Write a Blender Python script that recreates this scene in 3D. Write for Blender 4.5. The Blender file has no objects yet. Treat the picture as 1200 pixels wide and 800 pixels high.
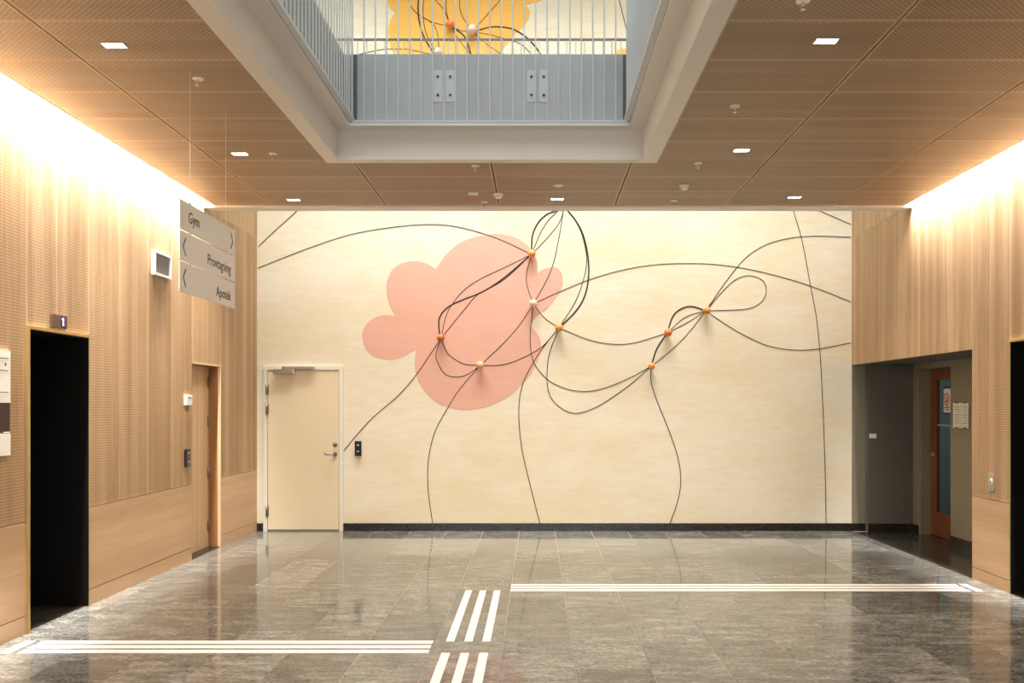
import bpy, bmesh, math, random
from mathutils import Vector
from mathutils.geometry import tessellate_polygon

sc = bpy.context.scene
C = sc.collection
random.seed(7)

# ------------------------------------------------------------------ camera, world, lights, exposure
EYE = 1.62
F = 1100.0                      # focal length in pixels of the 1200x800 frame
cam_d = bpy.data.cameras.new('camera')
cam_d.sensor_fit = 'HORIZONTAL'
cam_d.sensor_width = 36.0
cam_d.lens = F / 1200 * 36.0
cam_d.shift_x = -0.02417
cam_d.shift_y = 0.06333
cam_d.clip_end = 200
cam = bpy.data.objects.new('camera', cam_d)
C.objects.link(cam)
cam.location = (0, 0, EYE)
cam.rotation_euler = (math.pi / 2, 0, 0)
sc.camera = cam

w = bpy.data.worlds.new('world')
sc.world = w
w.use_nodes = True
bg = w.node_tree.nodes['Background']
bg.inputs[0].default_value = (0.93, 0.97, 1.0, 1)
bg.inputs[1].default_value = 4.6


def light(name, kind, loc, power, color=(1, 1, 1), rot=(0, 0, 0), **kw):
    d = bpy.data.lights.new(name, kind)
    d.energy = power
    d.color = color
    for k, v in kw.items():
        setattr(d, k, v)
    o = bpy.data.objects.new(name, d)
    C.objects.link(o)
    o.location = loc
    o.rotation_euler = rot
    return o


WARM = (1.0, 0.96, 0.91)
WALLW = (1.0, 0.98, 0.92)
# unseen wall-wash spots above the upper gallery, washing the mural wall through the slot
for sx in [-3.45 + 0.92 * i for i in range(9)]:
    pw = 760
    d = Vector((0, 12.2, 0.6)) - Vector((0, 10.62, 8.7))
    rot = d.to_track_quat('-Z', 'Y').to_euler()
    light('unseen_wall_spot', 'SPOT', (sx, 10.62, 8.7), pw, WALLW, rot, spot_size=math.radians(58), spot_blend=1.0, shadow_soft_size=0.45)
for sx in (-2.6, -0.5, 1.6):  # second row, added to brighten the dim upper wall
    d = Vector((0, 12.2, 5.2)) - Vector((0, 9.9, 8.6))
    light('unseen_wall_spot', 'SPOT', (sx, 9.9, 8.6), 60, WALLW, d.to_track_quat('-Z', 'Y').to_euler(), spot_size=math.radians(80), spot_blend=1.0, shadow_soft_size=0.4)
# concealed strips behind the ceiling edges
LEFT_STRIP = 1600
RIGHT_STRIP = 1480
light('cove_strip_light', 'AREA', (-3.545, 3.7, 4.02), LEFT_STRIP, WARM, (0, math.radians(34), 0), shape='RECTANGLE', size=0.04, size_y=13.0, spread=math.radians(115))
light('cove_strip_light', 'AREA', (4.03, 3.7, 4.02), RIGHT_STRIP, WARM, (0, math.radians(-34), 0), shape='RECTANGLE', size=0.035, size_y=13.0, spread=math.radians(115))
# daylight portal of the roof light (guides sampling, emits nothing of its own)
pl = light('roof_light_portal', 'AREA', (-0.4, 5.2, 8.95), 1, (1, 1, 1), (0, 0, 0), shape='RECTANGLE', size=4.6, size_y=7.6)
pl.data.cycles.is_portal = True
pl = light('facade_portal', 'AREA', (0.2, -3.95, 1.9), 1, (1, 1, 1), (math.pi / 2, 0, 0), shape='RECTANGLE', size=6.6, size_y=2.9)
pl.data.cycles.is_portal = True

vs = sc.view_settings
vs.view_transform = 'Standard'
vs.look = 'None'
vs.exposure = 0.0
vs.gamma = 1.0
vs.use_curve_mapping = False

# ------------------------------------------------------------------ materials


def lin(r, g, b):
    f = lambda c: (c / 255 / 12.92) if c / 255 <= 0.04045 else ((c / 255 + 0.055) / 1.055) ** 2.4
    return (f(r), f(g), f(b), 1)


class NT:
    def __init__(self, name):
        self.m = bpy.data.materials.new(name)
        self.m.use_nodes = True
        self.t = self.m.node_tree
        self.b = self.t.nodes['Principled BSDF']

    def n(self, typ, **kw):
        x = self.t.nodes.new(typ)
        for k, v in kw.items():
            setattr(x, k, v)
        return x

    def l(self, a, b):
        self.t.links.new(a, b)

    def val(self, sock, v):
        if hasattr(v, 'is_output'):
            self.l(v, sock)
        else:
            sock.default_value = v

    def math(self, op, a, b=None, c=None):
        x = self.n('ShaderNodeMath', operation=op)
        self.val(x.inputs[0], a)
        if b is not None:
            self.val(x.inputs[1], b)
        if c is not None:
            self.val(x.inputs[2], c)
        return x.outputs[0]

    def mix(self, fac, a, b, blend='MIX'):
        x = self.n('ShaderNodeMix', data_type='RGBA', blend_type=blend)
        self.val(x.inputs[0], fac)
        self.val(x.inputs[6], a)
        self.val(x.inputs[7], b)
        return x.outputs[2]

    def pos(self):
        return self.n('ShaderNodeNewGeometry').outputs['Position']

    def noise(self, vec, scale, detail=3, rough=0.5, sc3=(1, 1, 1)):
        mp = self.n('ShaderNodeMapping')
        self.l(vec, mp.inputs[0])
        mp.inputs['Scale'].default_value = sc3
        x = self.n('ShaderNodeTexNoise')
        self.l(mp.outputs[0], x.inputs['Vector'])
        x.inputs['Scale'].default_value = scale
        x.inputs['Detail'].default_value = detail
        x.inputs['Roughness'].default_value = rough
        return x.outputs[0]

    def ramp(self, fac, stops):
        x = self.n('ShaderNodeValToRGB')
        self.l(fac, x.inputs[0])
        e = x.color_ramp.elements
        while len(e) < len(stops):
            e.new(0.5)
        for i, (p, c) in enumerate(stops):
            e[i].position = p
            e[i].color = c
        return x.outputs[0]

    def bump(self, h, strength=0.3, dist=0.005):
        x = self.n('ShaderNodeBump')
        x.inputs['Strength'].default_value = strength
        x.inputs['Distance'].default_value = dist
        self.l(h, x.inputs['Height'])
        self.l(x.outputs[0], self.b.inputs['Normal'])


def plain(name, col, rough=0.5, metal=0.0, noise_amt=0.06, scale=6.0, spec=0.5):
    k = NT(name)
    p = k.pos()
    nz = k.noise(p, scale, 4, 0.55)
    f = k.math('MULTIPLY_ADD', nz, noise_amt * 2, 1 - noise_amt)
    c = k.mix(1.0, col, (1, 1, 1, 1), 'MULTIPLY')
    x = k.n('ShaderNodeVectorMath', operation='SCALE')
    x.inputs[0].default_value = col[:3]
    k.l(f, x.inputs['Scale'])
    k.l(x.outputs[0], k.b.inputs['Base Color'])
    k.b.inputs['Roughness'].default_value = rough
    k.b.inputs['Metallic'].default_value = metal
    k.b.inputs['Specular IOR Level'].default_value = spec
    return k.m


def emit(name, col, strength):
    k = NT(name)
    k.b.inputs['Base Color'].default_value = col
    k.b.inputs['Emission Color'].default_value = col
    k.b.inputs['Emission Strength'].default_value = strength
    return k.m


def wood(name, ca, cb, grain='Z', perf=None, pitch=0.021, rough=0.5, thresh=0.55, var=0.16, pitch_a=None, hole=0.6):
    """oak veneer; grain = the axis the fibres run along; perf = (axis, axis) of a drilled acoustic grid"""
    k = NT(name)
    p = k.pos()
    inf = k.n('ShaderNodeObjectInfo')
    off = k.n('ShaderNodeVectorMath', operation='SCALE')
    cmb = k.n('ShaderNodeCombineXYZ')
    k.l(inf.outputs['Random'], cmb.inputs[0])
    k.l(inf.outputs['Random'], cmb.inputs[1])
    k.l(inf.outputs['Random'], cmb.inputs[2])
    k.l(cmb.outputs[0], off.inputs[0])
    off.inputs['Scale'].default_value = 37.0
    ad = k.n('ShaderNodeVectorMath', operation='ADD')
    k.l(p, ad.inputs[0])
    k.l(off.outputs[0], ad.inputs[1])
    v = ad.outputs[0]
    s_f = {'X': (0.05, 1, 1), 'Y': (1, 0.05, 1), 'Z': (1, 1, 0.05)}[grain]
    fine = k.noise(v, 46, 4, 0.6, s_f)
    s_l = {'X': (0.03, 1, 1), 'Y': (1, 0.03, 1), 'Z': (1, 1, 0.03)}[grain]
    leaf = k.noise(v, 6.5, 2, 0.5, s_l)
    f = k.math('ADD', k.math('MULTIPLY', fine, 0.35), k.math('MULTIPLY', leaf, 0.65))
    c = k.ramp(f, [(0.36, ca), (0.64, cb)])
    rnd = k.math('MULTIPLY_ADD', inf.outputs['Random'], var, 1 - var * 0.6)
    x = k.n('ShaderNodeVectorMath', operation='SCALE')
    k.l(c, x.inputs[0])
    k.l(rnd, x.inputs['Scale'])
    c = x.outputs[0]
    if perf:
        sep = k.n('ShaderNodeSeparateXYZ')
        k.l(p, sep.inputs[0])
        a = sep.outputs['XYZ'.index(perf[0])]
        b = sep.outputs['XYZ'.index(perf[1])]
        wv = 2 * math.pi / pitch
        if len(perf) > 2:      # staggered rows
            u = k.math('MULTIPLY', k.math('ADD', a, b), wv / 2)
            t = k.math('MULTIPLY', k.math('SUBTRACT', a, b), wv / 2)
        else:
            u = k.math('MULTIPLY', a, 2 * math.pi / (pitch_a or pitch))
            t = k.math('MULTIPLY', b, wv)
        sm = k.math('ADD', k.math('COSINE', u), k.math('COSINE', t))
        mr = k.n('ShaderNodeMapRange')
        k.l(sm, mr.inputs[0])
        mr.inputs[1].default_value = thresh
        mr.inputs[2].default_value = thresh + 0.5
        mr.inputs[4].default_value = hole
        c = k.mix(mr.outputs[0], c, (0.10, 0.05, 0.022, 1))
    k.l(c, k.b.inputs['Base Color'])
    k.b.inputs['Roughness'].default_value = rough
    k.b.inputs['Specular IOR Level'].default_value = 0.3
    k.bump(fine, 0.05, 0.002)
    return k.m


def stone(name, dark, mid, pale, rough=0.12, var=0.5):
    k = NT(name)
    p = k.pos()
    inf = k.n('ShaderNodeObjectInfo')
    cmb = k.n('ShaderNodeCombineXYZ')
    for i in range(3):
        k.l(inf.outputs['Random'], cmb.inputs[i])
    off = k.n('ShaderNodeVectorMath', operation='SCALE')
    k.l(cmb.outputs[0], off.inputs[0])
    off.inputs['Scale'].default_value = 53.0
    ad = k.n('ShaderNodeVectorMath', operation='ADD')
    k.l(p, ad.inputs[0])
    k.l(off.outputs[0], ad.inputs[1])
    v = ad.outputs[0]
    big = k.noise(v, 7.0, 6, 0.7, (0.55, 1.5, 1))
    fine = k.noise(v, 48, 5, 0.8, (0.7, 1.3, 1))
    f = k.math('ADD', k.math('MULTIPLY', big, 0.40), k.math('MULTIPLY', fine, 0.60))
    c = k.ramp(f, [(0.41, dark), (0.50, mid), (0.60, pale)])
    # thin pale veins
    vn = k.noise(v, 5.0, 5, 0.6, (0.35, 1.5, 1))
    d = k.math('ABSOLUTE', k.math('SUBTRACT', vn, 0.5))
    mr = k.n('ShaderNodeMapRange')
    k.l(d, mr.inputs[0])
    mr.inputs[1].default_value = 0.0
    mr.inputs[2].default_value = 0.006
    mr.inputs[3].default_value = 0.14
    mr.inputs[4].default_value = 0.0
    c = k.mix(mr.outputs[0], c, pale)
    rnd = k.math('MULTIPLY_ADD', inf.outputs['Random'], var, 1 - var * 0.5)
    x = k.n('ShaderNodeVectorMath', operation='SCALE')
    k.l(c, x.inputs[0])
    k.l(rnd, x.inputs['Scale'])
    k.l(x.outputs[0], k.b.inputs['Base Color'])
    k.b.inputs['Roughness'].default_value = rough
    k.b.inputs['IOR'].default_value = 1.41
    return k.m


WA, WB = (0.375, 0.235, 0.122, 1), (0.575, 0.40, 0.24, 1)
M = {}
M['wood_plain'] = wood('oak_veneer_vertical', WA, WB, 'Z')
M['wood_base'] = wood('oak_veneer_horizontal', (0.50, 0.33, 0.19, 1), (0.63, 0.44, 0.275, 1), 'Y', var=0.06)
M['wood_perf'] = wood('oak_veneer_drilled', WA, WB, 'Z', perf='YZ', pitch=0.0215, thresh=0.3, pitch_a=0.0155, hole=0.62)
CA, CB = (0.335, 0.240, 0.155, 1), (0.41, 0.305, 0.205, 1)
M['ceil_plain'] = wood('ceiling_veneer_edge', (0.46, 0.33, 0.215, 1), (0.52, 0.38, 0.255, 1), 'X', var=0.04)
M['ceil_perf'] = wood('ceiling_veneer_drilled', CA, CB, 'X', perf='XYs', pitch=0.019, thresh=0.2, var=0.08, hole=0.55)
M['wood_edge'] = wood('oak_edge_band', (0.74, 0.52, 0.31, 1), (0.80, 0.60, 0.38, 1), 'Z', var=0.02)
M['wood_door'] = wood('oak_door_veneer', (0.50, 0.33, 0.18, 1), (0.66, 0.47, 0.29, 1), 'Z', var=0.02)
M['wood_jamb'] = wood('oak_jamb_solid', (0.26, 0.115, 0.04, 1), (0.40, 0.20, 0.08, 1), 'Z', var=0.02)
M['wood_red'] = wood('stained_door_wood', (0.13, 0.042, 0.016, 1), (0.19, 0.066, 0.026, 1), 'Z', var=0.02)
M['stone'] = stone('polished_limestone', (0.074, 0.072, 0.063, 1), (0.150, 0.146, 0.130, 1), (0.30, 0.294, 0.27, 1), 0.075, 0.5)
M['stone_dark'] = stone('polished_dark_stone', (0.015, 0.012, 0.010, 1), (0.030, 0.025, 0.02, 1), (0.06, 0.05, 0.04, 1), 0.14, 0.2)
M['grout'] = plain('pale_grout', (0.42, 0.35, 0.26, 1), 0.7)
M['tactile'] = plain('white_tactile_paint', (0.90, 0.89, 0.87, 1), 0.35, noise_amt=0.02)
M['black_stone'] = plain('dark_skirting_stone', (0.018, 0.014, 0.011, 1), 0.25, noise_amt=0.4, scale=30)
M['trim'] = plain('grey_white_lacquer', (0.72, 0.70, 0.66, 1), 0.45, noise_amt=0.02)
M['steel_paint'] = plain('pale_grey_steel_paint', (0.60, 0.61, 0.61, 1), 0.4, noise_amt=0.03)
M['plate'] = plain('galvanised_grey_plate', (0.47, 0.485, 0.495, 1), 0.4, metal=0.1, noise_amt=0.12, scale=3)
M['bolt'] = plain('dark_bolt_steel', (0.08, 0.08, 0.085, 1), 0.4, metal=0.7)
M['rail'] = plain('dark_grey_rail', (0.16, 0.155, 0.14, 1), 0.4, metal=0.4)
M['white'] = plain('white_plastic', (0.80, 0.79, 0.76, 1), 0.4, noise_amt=0.02)
M['white_wall'] = plain('white_plaster', (0.80, 0.79, 0.77, 1), 0.8, noise_amt=0.03)
M['slab'] = plain('concrete_slab', (0.35, 0.34, 0.32, 1), 0.8)
M['plenum'] = plain('dark_plenum', (0.03, 0.025, 0.02, 1), 0.9)
M['black'] = plain('black_plastic', (0.008, 0.008, 0.010, 1), 0.25, noise_amt=0.02)
M['lift_black'] = plain('black_lift_lining', (0.006, 0.005, 0.0045, 1), 0.5, spec=0.2)
M['brass'] = plain('brushed_brass', (0.60, 0.46, 0.20, 1), 0.35, metal=0.85, noise_amt=0.08)
M['steel'] = plain('brushed_steel', (0.45, 0.43, 0.40, 1), 0.32, metal=0.9, noise_amt=0.06)
M['bronze'] = plain('bronze_display_plate', (0.16, 0.105, 0.075, 1), 0.35, metal=0.5)
M['led'] = emit('blue_white_led', (0.55, 0.62, 1.0, 1), 6.0)
M['led_back'] = plain('dark_blue_display_glass', (0.01, 0.012, 0.06, 1), 0.15)
M['cream_door'] = plain('cream_door_leaf', (0.80, 0.68, 0.48, 1), 0.45, noise_amt=0.02)
M['cream_frame'] = plain('off_white_door_frame', (0.82, 0.78, 0.69, 1), 0.45, noise_amt=0.02)
M['sign'] = plain('warm_grey_sign_lacquer', (0.88, 0.855, 0.81, 1), 0.45, noise_amt=0.02)
M['ink'] = plain('dark_brown_ink', (0.045, 0.036, 0.032, 1), 0.6)
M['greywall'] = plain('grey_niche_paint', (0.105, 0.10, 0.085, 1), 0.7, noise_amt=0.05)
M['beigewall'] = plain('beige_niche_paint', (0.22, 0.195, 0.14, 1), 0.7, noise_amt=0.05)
M['room'] = plain('blue_grey_room_paint', (0.35, 0.39, 0.375, 1), 0.7)
M['paper'] = plain('paper', (0.80, 0.78, 0.70, 1), 0.8, noise_amt=0.02)
M['redprint'] = plain('red_print', (0.62, 0.07, 0.05, 1), 0.5)
M['blueprint'] = plain('navy_print', (0.03, 0.045, 0.12, 1), 0.5)
M['cord'] = plain('black_cord', (0.022, 0.017, 0.013, 1), 0.7, noise_amt=0.2, scale=60)
M['darkred'] = plain('dark_maroon_print', (0.03, 0.008, 0.008, 1), 0.5)
M['chrome'] = plain('polished_steel', (0.55, 0.53, 0.50, 1), 0.2, metal=1.0, noise_amt=0.02)
M['hinge'] = plain('dull_hinge_steel', (0.25, 0.22, 0.18, 1), 0.4, metal=0.8)
M['lamp'] = emit('downlight_lens', (1.0, 0.95, 0.88, 1), 14.0)


def mural_paint(name, base, amt=0.07, warm=(1.0, 0.94, 0.80, 1)):
    k = NT(name)
    p = k.pos()
    a = k.noise(p, 1.2, 4, 0.6, (0.6, 1, 1.6))
    b = k.noise(p, 9, 4, 0.6, (0.4, 1, 2.2))
    f = k.math('ADD', k.math('MULTIPLY', a, 0.6), k.math('MULTIPLY', b, 0.4))
    lo = tuple(c * (1 - amt) * g for c, g in zip(base[:3], warm[:3])) + (1,)
    c = k.ramp(f, [(0.38, lo), (0.60, base)])
    k.l(c, k.b.inputs['Base Color'])
    k.b.inputs['Roughness'].default_value = 0.75
    k.b.inputs['Specular IOR Level'].default_value = 0.2
    k.bump(b, 0.06, 0.003)
    return k.m


M['wall_cream'] = mural_paint('cream_mural_plaster', (0.84, 0.785, 0.65, 1))
M['pink'] = mural_paint('pink_mural_paint', (0.77, 0.455, 0.365, 1), 0.05, (1, 0.97, 0.94, 1))
M['yellow'] = mural_paint('yellow_mural_paint', (0.92, 0.53, 0.13, 1), 0.05)
for nm, col in (('knob_orange', (0.82, 0.30, 0.09, 1)), ('knob_dark', (0.62, 0.17, 0.04, 1)), ('knob_pale', (0.86, 0.45, 0.24, 1)),
                ('knob_pink', (0.86, 0.60, 0.46, 1)), ('knob_red', (0.78, 0.20, 0.05, 1))):
    M[nm] = plain(nm + '_paint', col, 0.5, noise_amt=0.05, scale=30)


def glass_mat(name, tint, refl=0.12):
    k = NT(name)
    out = k.t.nodes['Material Output']
    tr = k.n('ShaderNodeBsdfTransparent')
    tr.inputs[0].default_value = tint
    gl = k.n('ShaderNodeBsdfGlossy')
    gl.inputs['Roughness'].default_value = 0.02
    mx = k.n('ShaderNodeMixShader')
    lw = k.n('ShaderNodeLayerWeight')
    fac = k.math('MULTIPLY_ADD', k.math('POWER', lw.outputs['Facing'], 4.0), 0.5, 0.04)
    k.l(fac, mx.inputs[0])
    k.l(tr.outputs[0], mx.inputs[1])
    k.l(gl.outputs[0], mx.inputs[2])
    k.l(mx.outputs[0], out.inputs[0])
    return k.m


M['glass'] = glass_mat('door_glass', (0.78, 0.90, 0.90, 1))
M['clear'] = glass_mat('window_glass', (0.95, 0.97, 0.97, 1))

# ------------------------------------------------------------------ mesh helpers
WLOC = {}


def bb(bm, x0, x1, y0, y1, z0, z1, mi=0):
    vs_ = [bm.verts.new((x, y, z)) for z in (z0, z1) for (x, y) in ((x0, y0), (x1, y0), (x1, y1), (x0, y1))]
    fs = []
    for q in ((0, 3, 2, 1), (4, 5, 6, 7), (0, 1, 5, 4), (1, 2, 6, 5), (2, 3, 7, 6), (3, 0, 4, 7)):
        f = bm.faces.new([vs_[i] for i in q])
        f.material_index = mi
        fs.append(f)
    return fs


def bcyl(bm, p0, p1, r0, r1=None, n=12, mi=0, cap=True):
    p0, p1 = Vector(p0), Vector(p1)
    r1 = r0 if r1 is None else r1
    d = (p1 - p0).normalized()
    a = d.orthogonal().normalized()
    b = d.cross(a)
    A = [bm.verts.new(p0 + (a * math.cos(t) + b * math.sin(t)) * r0) for t in [2 * math.pi * i / n for i in range(n)]]
    B = [bm.verts.new(p1 + (a * math.cos(t) + b * math.sin(t)) * r1) for t in [2 * math.pi * i / n for i in range(n)]]
    for i in range(n):
        f = bm.faces.new((A[i], A[(i + 1) % n], B[(i + 1) % n], B[i]))
        f.smooth = True
        f.material_index = mi
    if cap:
        bm.faces.new(A[::-1]).material_index = mi
        bm.faces.new(B).material_index = mi


def lathe(bm, base, axis, prof, n=16, mi=0):
    base, d = Vector(base), Vector(axis).normalized()
    a = d.orthogonal().normalized()
    b = d.cross(a)
    rings = []
    for (r, h) in prof:
        rings.append([bm.verts.new(base + d * h + (a * math.cos(t) + b * math.sin(t)) * max(r, 1e-4)) for t in [2 * math.pi * i / n for i in range(n)]])
    for R0, R1 in zip(rings, rings[1:]):
        for i in range(n):
            f = bm.faces.new((R0[i], R0[(i + 1) % n], R1[(i + 1) % n], R1[i]))
            f.smooth = True
            f.material_index = mi
    bm.faces.new(rings[0][::-1]).material_index = mi
    bm.faces.new(rings[-1]).material_index = mi


def btube(bm, pts, r, n=6, mi=0, flat=1.0):
    pts = [Vector(p) for p in pts]
    rings = []
    for i, p in enumerate(pts):
        d = (pts[min(i + 1, len(pts) - 1)] - pts[max(i - 1, 0)]).normalized()
        a = Vector((0, 1, 0)) - d * d.y
        a = a.normalized() if a.length > 1e-3 else d.orthogonal().normalized()
        b = d.cross(a)
        rings.append([bm.verts.new(p + (a * (flat * math.cos(t)) + b * math.sin(t)) * r) for t in [2 * math.pi * k / n for k in range(n)]])
    for R0, R1 in zip(rings, rings[1:]):
        for i in range(n):
            f = bm.faces.new((R0[i], R0[(i + 1) % n], R1[(i + 1) % n], R1[i]))
            f.smooth = True
            f.material_index = mi
    bm.faces.new(rings[0][::-1])
    bm.faces.new(rings[-1])


def crom(pts, k=8):
    P = [Vector(p) for p in pts]
    P = [P[0] * 2 - P[1]] + P + [P[-1] * 2 - P[-2]]
    out = []
    for i in range(1, len(P) - 2):
        for j in range(k):
            t = j / k
            a, b, c, d = P[i - 1], P[i], P[i + 1], P[i + 2]
            out.append(0.5 * ((2 * b) + (c - a) * t + (2 * a - 5 * b + 4 * c - d) * t * t + (3 * b - a - 3 * c + d) * t ** 3))
    out.append(P[-2])
    return out


def bevel(bm, w_, seg=2):
    bmesh.ops.bevel(bm, geom=list(bm.edges), offset=w_, segments=seg, affect='EDGES', clamp_overlap=True, profile=0.6)


def link(name, me, parent=None, loc=(0, 0, 0)):
    o = bpy.data.objects.new(name, me)
    C.objects.link(o)
    L = Vector(loc)
    WLOC[o.name] = L.copy()
    if parent is not None:
        o.parent = parent
        o.location = L - WLOC[parent.name]
    else:
        o.location = L
    return o


def obj(name, bm, mats, parent=None, bev=0, recalc=True):
    """finish a bmesh given in world coordinates as one mesh object with its origin at its base"""
    if bev:
        bevel(bm, bev)
    if recalc:
        bmesh.ops.recalc_face_normals(bm, faces=bm.faces)
    xs = [v.co for v in bm.verts]
    lo = Vector((min(v.x for v in xs), min(v.y for v in xs), min(v.z for v in xs)))
    hi = Vector((max(v.x for v in xs), max(v.y for v in xs), max(v.z for v in xs)))
    org = Vector(((lo.x + hi.x) / 2, (lo.y + hi.y) / 2, lo.z))
    bmesh.ops.translate(bm, verts=bm.verts, vec=-org)
    me = bpy.data.meshes.new(name)
    bm.to_mesh(me)
    bm.free()
    for m in (mats if isinstance(mats, (list, tuple)) else [mats]):
        me.materials.append(M[m])
    return link(name, me, parent, org)


def box(name, x0, x1, y0, y1, z0, z1, mat, parent=None, bev=0):
    bm = bmesh.new()
    bb(bm, x0, x1, y0, y1, z0, z1)
    return obj(name, bm, mat, parent, bev)


def boxes(name, lst, mat, parent=None):
    bm = bmesh.new()
    for b in lst:
        bb(bm, *b)
    return obj(name, bm, mat, parent)


_cache = {}


def piece(name, size, base, mat, parent):
    """cheap shared box: size (x, y, z), base = bottom centre"""
    key = (round(size[0], 4), round(size[1], 4), round(size[2], 4), mat)
    me = _cache.get(key)
    if me is None:
        bm = bmesh.new()
        bb(bm, -size[0] / 2, size[0] / 2, -size[1] / 2, size[1] / 2, 0, size[2])
        bmesh.ops.recalc_face_normals(bm, faces=bm.faces)
        me = bpy.data.meshes.new(name)
        bm.to_mesh(me)
        bm.free()
        me.materials.append(M[mat])
        _cache[key] = me
    return link(name, me, parent, base)


def panel(name, x0, x1, y0, y1, z0, z1, face, margin, mats, parent):
    """box whose visible face (axis sign) carries a drilled field inside a plain margin; mats = plain, drilled, edge"""
    key = ('p', round(x1 - x0, 4), round(y1 - y0, 4), round(z1 - z0, 4), face, margin, mats)
    base = Vector(((x0 + x1) / 2, (y0 + y1) / 2, z0))
    me = _cache.get(key)
    if me is None:
        bm = bmesh.new()
        fs = bb(bm, x0 - base.x, x1 - base.x, y0 - base.y, y1 - base.y, 0, z1 - z0, 2)
        bmesh.ops.recalc_face_normals(bm, faces=bm.faces)
        ax = 'xyz'.index(face[0])
        sg = 1 if face[1] == '+' else -1
        for f in list(bm.faces):
            if f.normal[ax] * sg > 0.9:
                f.material_index = 0
                bmesh.ops.inset_region(bm, faces=[f], thickness=margin)
                f.material_index = 1
                break
        me = bpy.data.meshes.new(name)
        bm.to_mesh(me)
        bm.free()
        for m in mats:
            me.materials.append(M[m])
        _cache[key] = me
    return link(name, me, parent, base)


def tag(o, label, cat, group=None):
    o['label'] = label
    o['category'] = cat
    if group:
        o['group'] = group
    return o


def struct(o):
    o['kind'] = 'structure'
    return o


def thing(name, loc, label, cat, group=None):
    o = bpy.data.objects.new(name, None)
    C.objects.link(o)
    o.empty_display_size = 0.1
    o.location = loc
    WLOC[o.name] = Vector(loc)
    return tag(o, label, cat, group)


def text_mesh(name, s, size, mat, parent, origin, right, up, depth=0.001, align='LEFT', xs=1.0):
    cu = bpy.data.curves.new('txt', 'FONT')
    cu.body = s
    cu.size = size
    cu.align_x = align
    cu.extrude = depth
    cu.resolution_u = 3
    t = bpy.data.objects.new('txt', cu)
    C.objects.link(t)
    dg = bpy.context.evaluated_depsgraph_get()
    me = bpy.data.meshes.new_from_object(t.evaluated_get(dg))
    bpy.data.objects.remove(t)
    R, U = Vector(right), Vector(up)
    N = R.cross(U)
    for v in me.vertices:
        v.co = R * v.co.x * xs + U * v.co.y + N * v.co.z
    me.name = name
    me.materials.clear()
    me.materials.append(M[mat])
    return link(name, me, parent, origin)


# ------------------------------------------------------------------ key dimensions (metres)
XL, XR, YB = -3.64, 4.10, 12.22
ZC = 3.81                        # underside of the wood ceiling
YE = 10.43                       # far end of the wood ceiling
YF = -4.0                        # unseen added facade behind the viewer
ZU = 4.65                        # upper floor
ZT = 9.0                         # roof
XLC, XRC = -3.51, 4.0            # ceiling edges along the light coves
VX0, VX1, VY0, VY1 = -1.75, 0.935, 2.4, 8.26   # void lining, inner faces


def bw(x, y):                    # point on the mural wall from its place in the photo's frame
    return ((x - 629) / 90.0, EYE + (476 - y) / 90.0)


# ------------------------------------------------------------------ floor
fl = struct(boxes('floor', [(XL - 0.9, 4.98, YF, 12.3, -0.25, -0.003)], 'grout'))
COLW = 0.467
X_0 = -0.228
TL = 0.90
cols = list(range(-8, 10))
for c in cols:
    xa, xb = X_0 + c * COLW, X_0 + (c + 1) * COLW
    xa, xb = max(xa, XL - 0.03), min(xb, XR)
    if xb - xa < 0.02:
        continue
    offs = {-1: 6.466 - 0.9 * 7, 0: 7.06 - 0.9 * 8, 2: 7.33 - 0.9 * 8, 3: 7.36 - 0.9 * 8}.get(c, random.uniform(0, TL))
    y = offs - TL * 4
    while y < YB:
        ya, yb = max(y, -3.0), min(y + TL, YB)
        y += TL
        if yb - ya < 0.02:
            continue
        g = 0.0022
        piece('floor_tile', (xb - xa - 2 * g, yb - ya - 2 * g, 0.02), ((xa + xb) / 2, (ya + yb) / 2, -0.02), 'stone', fl)
box('niche_floor', XR + 0.002, 4.98, 8.84, 12.12, -0.02, 0.0, 'stone_dark', fl)  # shade of the unlit niche put into the dark stone colour
box('lift_threshold_floor', XL - 0.6, XL - 0.032, 6.70, 7.63, -0.02, 0.0, 'stone_dark', fl)
box('lift_threshold_floor', XR + 0.002, XR + 0.6, 7.2, 8.13, -0.02, 0.0, 'stone_dark', fl)

# ------------------------------------------------------------------ back wall
wb = struct(box('wall_back', -4.0, 4.27, YB, YB + 0.25, 0, ZT, 'wall_cream'))
struct(box('baseboard_back', (402.5 - 629) / 90, XR + 0.0, YB - 0.018, YB, 0.0, 0.10, 'black_stone'))
struct(box('baseboard_back_corner', XL, (308.5 - 629) / 90, YB - 0.018, YB, 0.0, 0.10, 'black_stone'))

# ------------------------------------------------------------------ side walls
T = 0.035
wl = struct(boxes('wall_left', [(-4.5, XL - T, YF, 6.70, 0, ZU), (-4.5, XL - T, 7.63, 9.91, 0, ZU), (-4.5, XL - T, 10.82, YB, 0, ZU),
                                (-4.5, XL - T, 6.70, 7.63, 2.18, ZU), (-4.5, XL - T, 9.91, 10.82, 2.09, ZU), (-4.5, -3.83, 9.91, 10.82, 0, 2.09)], 'plenum'))
wr = struct(boxes('wall_right', [(XR + T, 4.98, YF, 7.2, 0, ZU), (XR + T, 4.98, 7.2, 8.13, 2.18, ZU), (XR + T, 4.98, 8.13, 8.84, 0, ZU),
                                 (XR + T, 4.98, 8.84, YB, 2.16, ZU)], 'greywall'))
PM = ('wood_plain', 'wood_perf', 'wood_edge')
G = 0.0018
le = [0.0, 0.6, 1.2, 1.8, 2.4, 3.0, 3.6, 4.2, 4.85, 5.46, 6.08, 6.70, 7.12, 7.63, 8.19, 8.80, 9.355, 9.91, 10.37, 10.82, 11.50, YB]
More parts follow.
